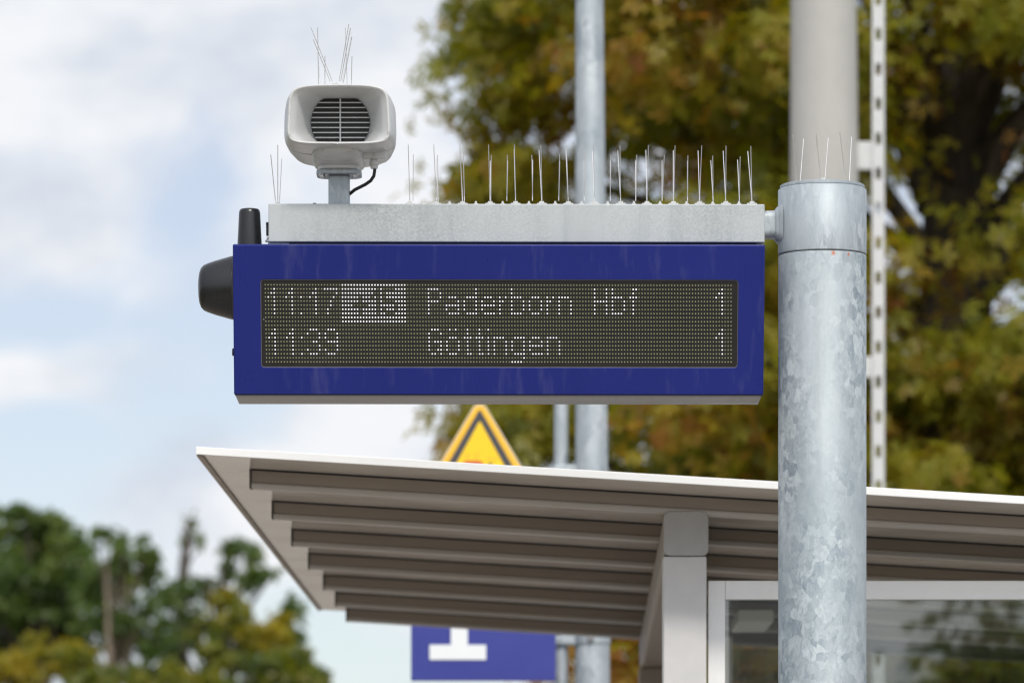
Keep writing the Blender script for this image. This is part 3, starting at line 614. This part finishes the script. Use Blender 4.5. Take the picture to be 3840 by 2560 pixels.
# far end wall: its posts and rails show through the near glass
FY = 20.12
fx0 = (2719 - HX) / F * FY - .012; fz = EYE + (HY - 2330) / F * FY
fw = part('glass_wall', MB().box(fx0 + .036, xq + .06, FY + .018, FY + .026, .12, sf(.9, 6, -.12).z), MAT['glass'], shel)
part('stile', MB().box(fx0, fx0 + .04, FY, FY + .045, .06, sf(.9, 6, -.075).z), MAT['alu'], fw, .0015)
part('bottom_rail', MB().box(fx0 + .041, xq + .06, FY, FY + .045, .06, .16), MAT['alu'], fw, .0015)
# pale plate under the roof near the far end
lp = at(2820, 2338, 18.0)
part('ceiling_plate', MB().box(lp.x - .06, lp.x + .06, 17.7, 18.3, lp.z - .012, lp.z + .03), MAT['fascia'], shel, .006)
# bench on the floor of the shelter
bn = thing('bench', (1.25, 17.2, 0), 'long grey metal bench standing inside the platform shelter', 'bench')
part('seat', MB().box(1.05, 1.47, 15.4, 19.0, .43, .46), MAT['column'], bn, .006)
part('backrest', MB().box(1.49, 1.52, 15.4, 19.0, .52, .85), MAT['column'], bn, .006)
for yy in (15.6, 17.2, 18.8): part('leg', MB().box(1.1, 1.51, yy - .03, yy + .03, .0, .429), MAT['cap'], bn, .004)

# ------------------------------------------------------------------ lighting mast, sign post, signs (behind the shelter)
YL = 22.0
lm = thing('lamp_mast', ((2216 - HX) / F * YL, YL, 0), 'tall slender tapering galvanised mast rising behind the blue display', 'mast')
bx, tx = (2222 - HX) / F * YL, (2210.5 - HX) / F * YL
zz = lambda y: EYE + (HY - y) / F * YL
part('shaft', MB().tube([Vector((bx + .012, YL, 0)), Vector((bx, YL, zz(2560))), Vector((tx, YL, zz(-50))), Vector((tx - .01, YL, zz(-50) + 2.0))], [m_(139, YL) / 2, m_(130, YL) / 2, m_(104, YL) / 2, m_(88, YL) / 2], 40), MAT['far_zinc'], lm)
cl = part('band_clamp', MB().lathe(((2219.5 - HX) / F * YL, YL, zz(2416)), (0, 0, 1), [(0, m_(67, YL)), (.004, m_(70, YL)), (.050, m_(70, YL)), (.054, m_(67, YL))], 40), MAT['sleeve'], lm)
part('clamp_bolt', MB().lathe(((2214 - HX) / F * YL, YL - .07, zz(2395)), (0, -1, 0), [(0, .016), (.02, .016), (.03, .009)], 10), MAT['bolt'], cl)
lh = MB().box(tx - .14, tx + .14, YL - .75, YL + .1, zz(-50) + 1.98, zz(-50) + 2.08); part('lamp_head', lh, MAT['far_zinc'], lm, .02)
spst = thing('sign_post', ((2104 - HX) / F * YL, YL + .02, 0), 'thin galvanised tube clamped to the slender mast, carrying the signs', 'post')
tx2 = (2104 - HX) / F * YL
part('tube', MB().tube([Vector((tx2, YL + .02, 0)), Vector((tx2, YL + .02, zz(1330)))], m_(26, YL), 24), MAT['far_zinc'], spst)
for y in (2392, 1752):
    part('clamp_arm', MB().box(tx2 - m_(30, YL), (2165 - HX) / F * YL, YL - .03, YL + .04, zz(y + 26), zz(y - 8)), MAT['sleeve'], spst, .008)
# platform number sign
YS = 21.9; zs_ = lambda y: EYE + (HY - y) / F * YS; xs_ = lambda x: (x - HX) / F * YS
pn = thing('platform_sign', (xs_(1812), YS, zs_(2551)), 'blue square sign with a white figure 1, partly hidden by the shelter roof', 'sign')
PA = R(1.0)
part('panel', MB().box(xs_(1541), xs_(2084), YS, YS + .03, zs_(2551), zs_(2008)), MAT['signblue'], pn, .003)
one = [(1611, 2472), (1823, 2472), (1823, 2416), (1754, 2416), (1754, 2085), (1700, 2085), (1618, 2150), (1640, 2190), (1691, 2160), (1691, 2416), (1611, 2416)]
part('figure_one', MB().prism([(xs_(a), zs_(b_)) for a, b_ in one], lambda t_, p, q_: Vector((p, t_, q_)), YS - .004, YS - .0005), MAT['signwhite'], pn)
part('back_rail', MB().box(xs_(1600), xs_(2120), YS + .031, YS + .05, zs_(2330), zs_(2290)), MAT['signback'], pn)
# triangular warning sign
YT = 21.85; kx = YT / F
ws = thing('warning_sign', ((1799 - HX) * kx, YT, EYE + (HY - 1985) * kx), 'yellow triangular warning sign with a black border, peeking over the shelter roof', 'sign')
def tri(apx, apy, half, bot, r, n=8):                    # rounded triangle from apex, base half width and base height (photo px at YT)
    P_ = [Vector((apx, apy)), Vector((apx + half, bot)), Vector((apx - half, bot))]; o = []
    for i in range(3):
        p, a, b_ = P_[i], P_[i - 1], P_[(i + 1) % 3]
        u_, v_ = (a - p).normalized(), (b_ - p).normalized(); ang = u_.angle(v_); d = r / math.tan(ang / 2); c_ = p + (u_ + v_).normalized() * (r / math.sin(ang / 2))
        s_, e_ = p + u_ * d - c_, p + v_ * d - c_; a0_ = math.atan2(s_.y, s_.x); da = (math.atan2(e_.y, e_.x) - a0_ + math.pi) % (2 * math.pi) - math.pi
        for k in range(n + 1):
            th = a0_ + da * k / n; o.append(c_ + Vector((math.cos(th), math.sin(th))) * r)
    return o
tw = lambda t_, p, q_: Vector(((p - HX) * kx, t_, EYE + (HY - q_) * kx))
T1, T1i, T2, T3 = tri(1799, 1486, 300, 1990, 30), tri(1799, 1493, 293, 1986, 27), tri(1799, 1531, 249, 1962, 7), tri(1799, 1577, 196, 1934, 4)
part('plate', MB().prism([tuple(p) for p in T1], tw, YT, YT + .004), MAT['palerim'], ws)
part('yellow_film', MB().prism([tuple(p) for p in T1i], tw, YT - .0012, YT - .0002), MAT['orange'], ws)
part('black_border', MB().prism([tuple(p) for p in T2], tw, YT - .0026, YT - .0014), MAT['signblack'], ws)
part('inner_field', MB().prism([tuple(p) for p in T3], tw, YT - .0040, YT - .0028), MAT['yellow'], ws)
pic = rrect(1729, 1817, 1727, 1905, 24); part('train_pictogram', MB().prism([tuple(p) for p in pic], tw, YT - .0052, YT - .0042), MAT['red'], ws)
for a, b_, c_, d in ((1742, 1700, 1764, 1706), (1776, 1699, 1800, 1705), (1748, 1709, 1758, 1721), (1784, 1709, 1794, 1721), (1822, 1716, 1866, 1722)):
    part('pictogram_stroke', MB().prism([(a, b_), (c_, b_), (c_, d), (a, d)], tw, YT - .0052, YT - .0042), MAT['orange'] if a < 1820 else MAT['orange'], ws)
part('pictogram_figure', MB().prism([tuple(p) for p in rrect(1830, 1846, 1734, 1860, 7)], tw, YT - .0052, YT - .0042), MAT['signblack'], ws)
part('mounting_rail', MB().box((1700 - HX) * kx, (2110 - HX) * kx, YT + .005, YT + .03, EYE + (HY - 1900) * kx, EYE + (HY - 1880) * kx), MAT['signback'], ws)

# ------------------------------------------------------------------ concrete mast with slotted white rail
YC = 29.0; cx_ = (3091 - HX) / F * YC; zc_ = lambda y: EYE + (HY - y) / F * YC
cm = thing('concrete_mast', (cx_, YC, 0), 'thick round concrete mast rising behind the steel mast', 'mast')
part('shaft', MB().tube([Vector((cx_, YC, -.3)), Vector((cx_, YC, zc_(700))), Vector((cx_ - .003, YC, zc_(0))), Vector((cx_ - .006, YC, zc_(0) + 4))], [m_(294, YC) / 2, m_(256, YC) / 2, m_(246, YC) / 2, m_(196, YC) / 2], 48), MAT['concrete'], cm)
rx = (3291.5 - HX) / F * YC; hw = m_(45, YC) / 2; per = m_(130, YC); sl_ = per * .34
rl = MB(); z = -.2; z_end = zc_(-60) + 1.0; ph = zc_(395) % per
z = ph - per * 2
while z < z_end:
    rl.box(rx - hw, rx + hw, YC - .055, YC - .02, z + sl_ / 2, z + per - sl_ / 2)
    for s_ in (-1, 1): rl.box(rx + s_ * hw - (.0185 if s_ > 0 else 0), rx + s_ * hw + (.0185 if s_ < 0 else 0), YC - .0545, YC - .0205, z - sl_ / 2, z + sl_ / 2)
    z += per
rail = part('slotted_rail', rl, MAT['rail_white'], cm)
for y0, y1 in ((535, 640), (1340, 1418)):
    part('rail_bracket', MB().box(cx_ + m_(108, YC), rx - hw + .004, YC - .04, YC - .01, zc_(y1), zc_(y0)), MAT['rail_white'], cm, .008)

# ------------------------------------------------------------------ trees
rng = np.random.default_rng(7)
def leaf_shape(kind):
    if kind == 'palm':                                   # five leaflets fanned from the stalk
        V, Fc = [], []
        for a, l in ((-100, .62), (-50, .88), (0, 1.0), (50, .88), (100, .62)):
            c_, s_ = math.cos(R(a)), math.sin(R(a)); o = len(V)
            for (p, q_, h) in ((.05, 0, 0), (.62, -.17, -.03), (1.0, 0, -.16), (.62, .17, -.03)):
                p *= l; q_ *= l; V.append((p * c_ - q_ * s_, p * s_ + q_ * c_, h * l))
            Fc.append((o, o + 1, o + 2, o + 3))
        return np.array(V), Fc
    V = np.array([(0, 0, 0), (.5, -.34, .05), (1, 0, -.12), (.5, .34, .05)]); return V, [(0, 1, 2, 3)]
def crown_mesh(name, clumps, leaf, kind, tint_bias, up=.5, spread=.28):
    """clumps: (x, y, z, rx, ry, rz, leaf count, tint)"""
    LV, LF = leaf_shape(kind); nl = len(LV); P, Nn, T = [], [], []
    for (x, y, z, rx_, ry_, rz_, cnt, tint) in clumps:
        d = rng.normal(size=(cnt, 3)); d /= np.linalg.norm(d, axis=1)[:, None]; rad = rng.random(cnt) ** .5 * (.92 + .75 * rng.random(cnt) ** 3)
        P.append(np.array([x, y, z]) + d * rad[:, None] * np.array([rx_, ry_, rz_]))
        Nn.append(d * .75 + np.array([0, 0, up]) + rng.normal(size=(cnt, 3)) * .45)
        T.append(np.clip(tint + rng.normal(size=cnt) * spread * .5 + tint_bias, 0, 1))
    P, Nn, T = np.concatenate(P), np.concatenate(Nn), np.concatenate(T)
    Nn /= np.linalg.norm(Nn, axis=1)[:, None]; k = len(P)
    a = rng.normal(size=(k, 3)); a[:, 2] -= .35; u_ = a - Nn * (a * Nn).sum(1)[:, None]; u_ /= np.linalg.norm(u_, axis=1)[:, None]; v_ = np.cross(Nn, u_)
    s_ = leaf * (.65 + .7 * rng.random(k))
    V = P[:, None, :] + (u_[:, None, :] * LV[None, :, 0:1] + v_[:, None, :] * LV[None, :, 1:2] + Nn[:, None, :] * LV[None, :, 2:3]) * s_[:, None, None]
    V = V.reshape(-1, 3); fq = np.array(LF); FF = (np.arange(k)[:, None, None] * nl + fq[None]).reshape(-1, 4)
    me = bpy.data.meshes.new(name); me.vertices.add(len(V)); me.vertices.foreach_set('co', V.astype(np.float32).ravel())
    me.loops.add(FF.size); me.loops.foreach_set('vertex_index', FF.astype(np.int32).ravel())
    me.polygons.add(len(FF)); me.polygons.foreach_set('loop_start', (np.arange(len(FF)) * 4).astype(np.int32))
    at_ = me.attributes.new('tint', 'FLOAT', 'POINT'); at_.data.foreach_set('value', np.repeat(T, nl).astype(np.float32))
    me.update(calc_edges=True); return me
def crown(root, clumps, leaf, kind, mat, bias=0, **k):
    o = Vector(root.location); cl_ = [(c[0] - o.x, c[1] - o.y, c[2] - o.z, *c[3:]) for c in clumps]
    me = crown_mesh('crown', cl_, leaf, kind, bias, **k); me.materials.append(mat); ob = link(bpy.data.objects.new('crown', me)); ob.parent = root; return ob
def limb(mb, a, b_, r0, r1, n=7, wob=.12):
    a, b_ = Vector(a), Vector(b_); ln = (b_ - a).length; pts, rad = [], []
    for i in range(6):
        t_ = i / 5; p = a.lerp(b_, t_); p += Vector(tuple(rng.normal(size=3))) * wob * ln * .12 * math.sin(math.pi * t_); p.z += ln * .06 * math.sin(math.pi * t_)
        pts.append(p); rad.append(r0 * (1 - t_) + r1 * t_)
    mb.tube(pts, rad, n)

# --- big autumn chestnut behind the masts
TY = 46.0; G0 = -.40
TX = (3560 - HX) / F * TY
ct_ = thing('chestnut_tree', (TX, TY, G0), 'large chestnut tree with olive and rust autumn leaves filling the right side behind the masts', 'tree')
tk = MB(); tk.tube([(TX, TY, G0), (TX + .02, TY, 1.5), (TX - .05, TY, 4.0), (TX + .05, TY, 7.0), (TX + .1, TY + .2, 10.5), (TX, TY, 13.0)], [.62, .48, .42, .34, .2, .06], 14)
cl_ = []; ZC, RX, RY, RZ = 7.9, 4.05, 3.9, 6.3
cnt = 0
while cnt < 520:
    d = rng.normal(size=3); d /= np.linalg.norm(d); r = rng.random() ** (1 / 2.2)
    d = np.sign(d) * np.abs(d) ** .72; x, y, z = d[0] * r * RX, d[1] * r * RY, d[2] * r * RZ
    if z + ZC < 3.2: continue
    if r < .35 or TX + x < .02: continue
    if -.55 < x < .85 and 7.55 < z + ZC < 9.15: continue
    sz = .42 + .34 * rng.random()
    tint = .43 + .18 * rng.normal()
    cl_.append((TX + x, TY + y, ZC + z, sz * 1.25, sz * 1.1, sz * .62, int(158 * (sz / .6) ** 2), tint)); cnt += 1
for (px, py) in ((1700, 40), (1760, 150), (1690, 200), (1840, 330), (1790, 420), (1760, 560), (1700, 690), (1830, 640), (1750, 760), (1850, 60), (1900, 230), (1780, 1560), (1740, 1660), (1850, 1640), (1700, 1600), (1950, 420)):
    c = at(px + 95, py, TY - .6 + rng.normal() * .5); cl_.append((c.x, c.y, c.z, .34, .40, .25, 95, .48 + .18 * rng.normal()))
for c in cl_[::7]: limb(tk, (TX + rng.normal() * .1, TY, min(c[2] - .8, 10) * .75 + .6), c[:3], .11, .02)
part('trunk', tk, MAT['bark'], ct_)
crown(ct_, cl_, .15, 'palm', MAT['chestnut'], .02, up=.35)

# --- the wooded slope at the lower left, tree by tree
def px_clumps(Y, lst, cnt, dep=1.6):                     # (px, py, rx, ry, tint) at depth Y
    o = []
    for (px, py, rx_, ry_, tint) in lst:
        c = at(px, py, Y + rng.normal() * dep); a, b_ = m_(rx_, Y), m_(ry_, Y)
        n_ = max(8, int(a * b_ * 17))
        for i in range(n_):
            d = rng.normal(size=3); d /= np.linalg.norm(d); q_ = rng.random() ** .5 * 1.02
            o.append((c.x + d[0] * q_ * a, c.y + d[1] * q_ * max(a, 1), c.z + d[2] * q_ * b_, a * .34, a * .34, b_ * .30, int(1.05 * cnt * (a * b_) ** .5), tint + rng.normal() * .14))
    return o
def far_tree(name, Y, px, r0, lst, label, mat, cnt=74, leaf=.25, barkm='bark', top=None, ty=0, group='trees on the far slope', cat='tree', ground_px=None):
    b_ = at(px, 2560, Y); root = thing(name, (b_.x, Y, G0), label, cat, group)
    cl = px_clumps(Y, lst, cnt); tk = MB()
    topz = at(px, top, Y).z if top else max(c[2] for c in cl) - 1
    tk.tube([(b_.x, Y, G0), (b_.x - r0 * .3, Y + ty, topz * .4), (b_.x + r0 * .2, Y + ty, topz * .75), (b_.x - r0 * .9, Y + ty * .8, topz)], [r0 * 1.3, r0, r0 * .75, r0 * .2], 10)
    for c in cl[::4]: limb(tk, (b_.x, Y, max(1.0, min(c[2] - 1.2, topz - 1) * .85)), c[:3], r0 * .32, .03, 5)
    part('trunk', tk, MAT[barkm], root); crown(root, cl, leaf, 'leaf', mat); return root
far_tree('broadleaf_tree', 150, 150, .35, [(90, 2060, 190, 130, .55), (230, 2080, 130, 130, .7), (40, 2220, 210, 150, .35), (230, 2230, 170, 150, .3), (60, 2400, 230, 160, .35), (300, 2120, 120, 110, .5), (150, 1960, 150, 60, .5), (50, 1925, 90, 45, .4), (250, 2400, 150, 130, .25)], 'dense rounded green tree at the left edge of the far slope', MAT['green'])
far_tree('broadleaf_tree', 146, 432, .12, [(420, 2080, 85, 75, .6), (520, 2060, 75, 75, .6), (380, 1990, 50, 28, .55), (360, 2170, 90, 80, .5), (470, 2190, 90, 60, .5), (560, 2150, 50, 70, .45), (360, 2330, 90, 90, .4), (520, 2330, 70, 90, .35), (580, 2260, 30, 40, .4), (440, 2420, 120, 70, .3), (590, 2420, 80, 70, .35), (330, 2480, 110, 80, .3), (430, 2290, 130, 60, .4), (520, 2400, 110, 60, .35), (430, 2160, 60, 60, .5)], 'loose crowned tree with a pale bare trunk, right of the dense green tree', MAT['green'], cnt=44, barkm='palebark', top=2110, ty=-2.4)
dt = thing('dead_tree', (at(690, 2560, 155).x, 155, G0), 'thin bare stem standing up between the crowns of the far slope', 'tree', 'trees on the far slope')
tk = MB(); a = at(690, 2560, 155); tk.tube([(a.x, 155, G0), (*at(683, 2300, 155),), (*at(690, 2100, 155),), (*at(715, 1940, 155),)], [.26, .20, .15, .07], 8)
for (p, q_, e_, f_) in ((690, 2090, 760, 1985), (688, 2150, 745, 2060), (695, 2040, 730, 1960), (700, 2010, 672, 1985)): limb(tk, at(p, q_, 155), at(e_, f_, 155), .07, .02, 5)
part('trunk', tk, MAT['bark'], dt)
crown(dt, px_clumps(155, [(715, 1945, 16, 30, .2), (690, 2020, 14, 30, .2), (742, 2000, 26, 40, .6)], 16), .24, 'leaf', MAT['green'])
far_tree('broadleaf_tree', 152, 800, .2, [(870, 2060, 50, 45, .3), (950, 2080, 40, 40, .35), (840, 2130, 28, 60, .25), (990, 2150, 55, 40, .3), (930, 2170, 40, 35, .3), (660, 2230, 70, 60, .35), (760, 2200, 70, 45, .3), (680, 2340, 90, 90, .15), (1090, 2280, 40, 50, .3), (1120, 2370, 40, 60, .3), (720, 2420, 110, 70, .25), (640, 2310, 60, 50, .3), (620, 2500, 120, 70, .3)], 'thin dark green tree with an open crown just left of the shelter roof', MAT['green'], cnt=46)
far_tree('golden_tree', 144, 880, .22, [(860, 2230, 70, 70, .7), (830, 2310, 100, 80, .45), (900, 2290, 80, 60, .5), (940, 2370, 110, 70, .6), (1020, 2360, 80, 60, .7), (1060, 2420, 60, 60, .6), (820, 2420, 120, 70, .3)], 'golden brown tree in front of the open dark green crown', MAT['gold'], cnt=60)
far_tree('golden_bush', 138, 170, .14, [(160, 2450, 150, 75, .85), (60, 2520, 150, 80, .8), (290, 2480, 110, 80, .5), (340, 2550, 140, 60, .35)], 'bright yellow bush at the lower left corner below the dense green tree', MAT['gold'], cnt=66, cat='bush', group='bushes on the far slope')
far_tree('green_bush', 136, 900, .14, [(700, 2520, 130, 60, .5), (800, 2500, 120, 90, .45), (960, 2490, 130, 80, .3), (1060, 2520, 110, 80, .35), (520, 2540, 120, 60, .5), (1140, 2560, 70, 50, .3), (1110, 2490, 70, 60, .35), (1180, 2550, 50, 40, .3)], 'broad yellow green bush along the bottom edge left of the platform sign', MAT['gold'], cnt=66, cat='bush', group='bushes on the far slope')
# tree behind the photographer, mirrored in the glass end wall
bt_ = thing('broadleaf_tree', (6.6, -25.0, G0), 'dark broad tree standing across the tracks, mirrored in the glass end wall', 'tree')
tk = MB(); tk.tube([(6.6, -25, G0), (6.6, -25, 2.5), (6.6, -25, 5)], [.3, .22, .08], 8); part('trunk', tk, MAT['bark'], bt_)
cl_ = []
for i in range(60):
    d = rng.normal(size=3); d /= np.linalg.norm(d); q_ = rng.random() ** .5; cl_.append((6.6 + d[0] * q_ * 2.7, -25 + d[1] * q_ * 2.5, 3.5 + d[2] * q_ * 2.1, .8, .8, .6, 60, .3))
crown(bt_, cl_, .28, 'leaf', MAT['green'])
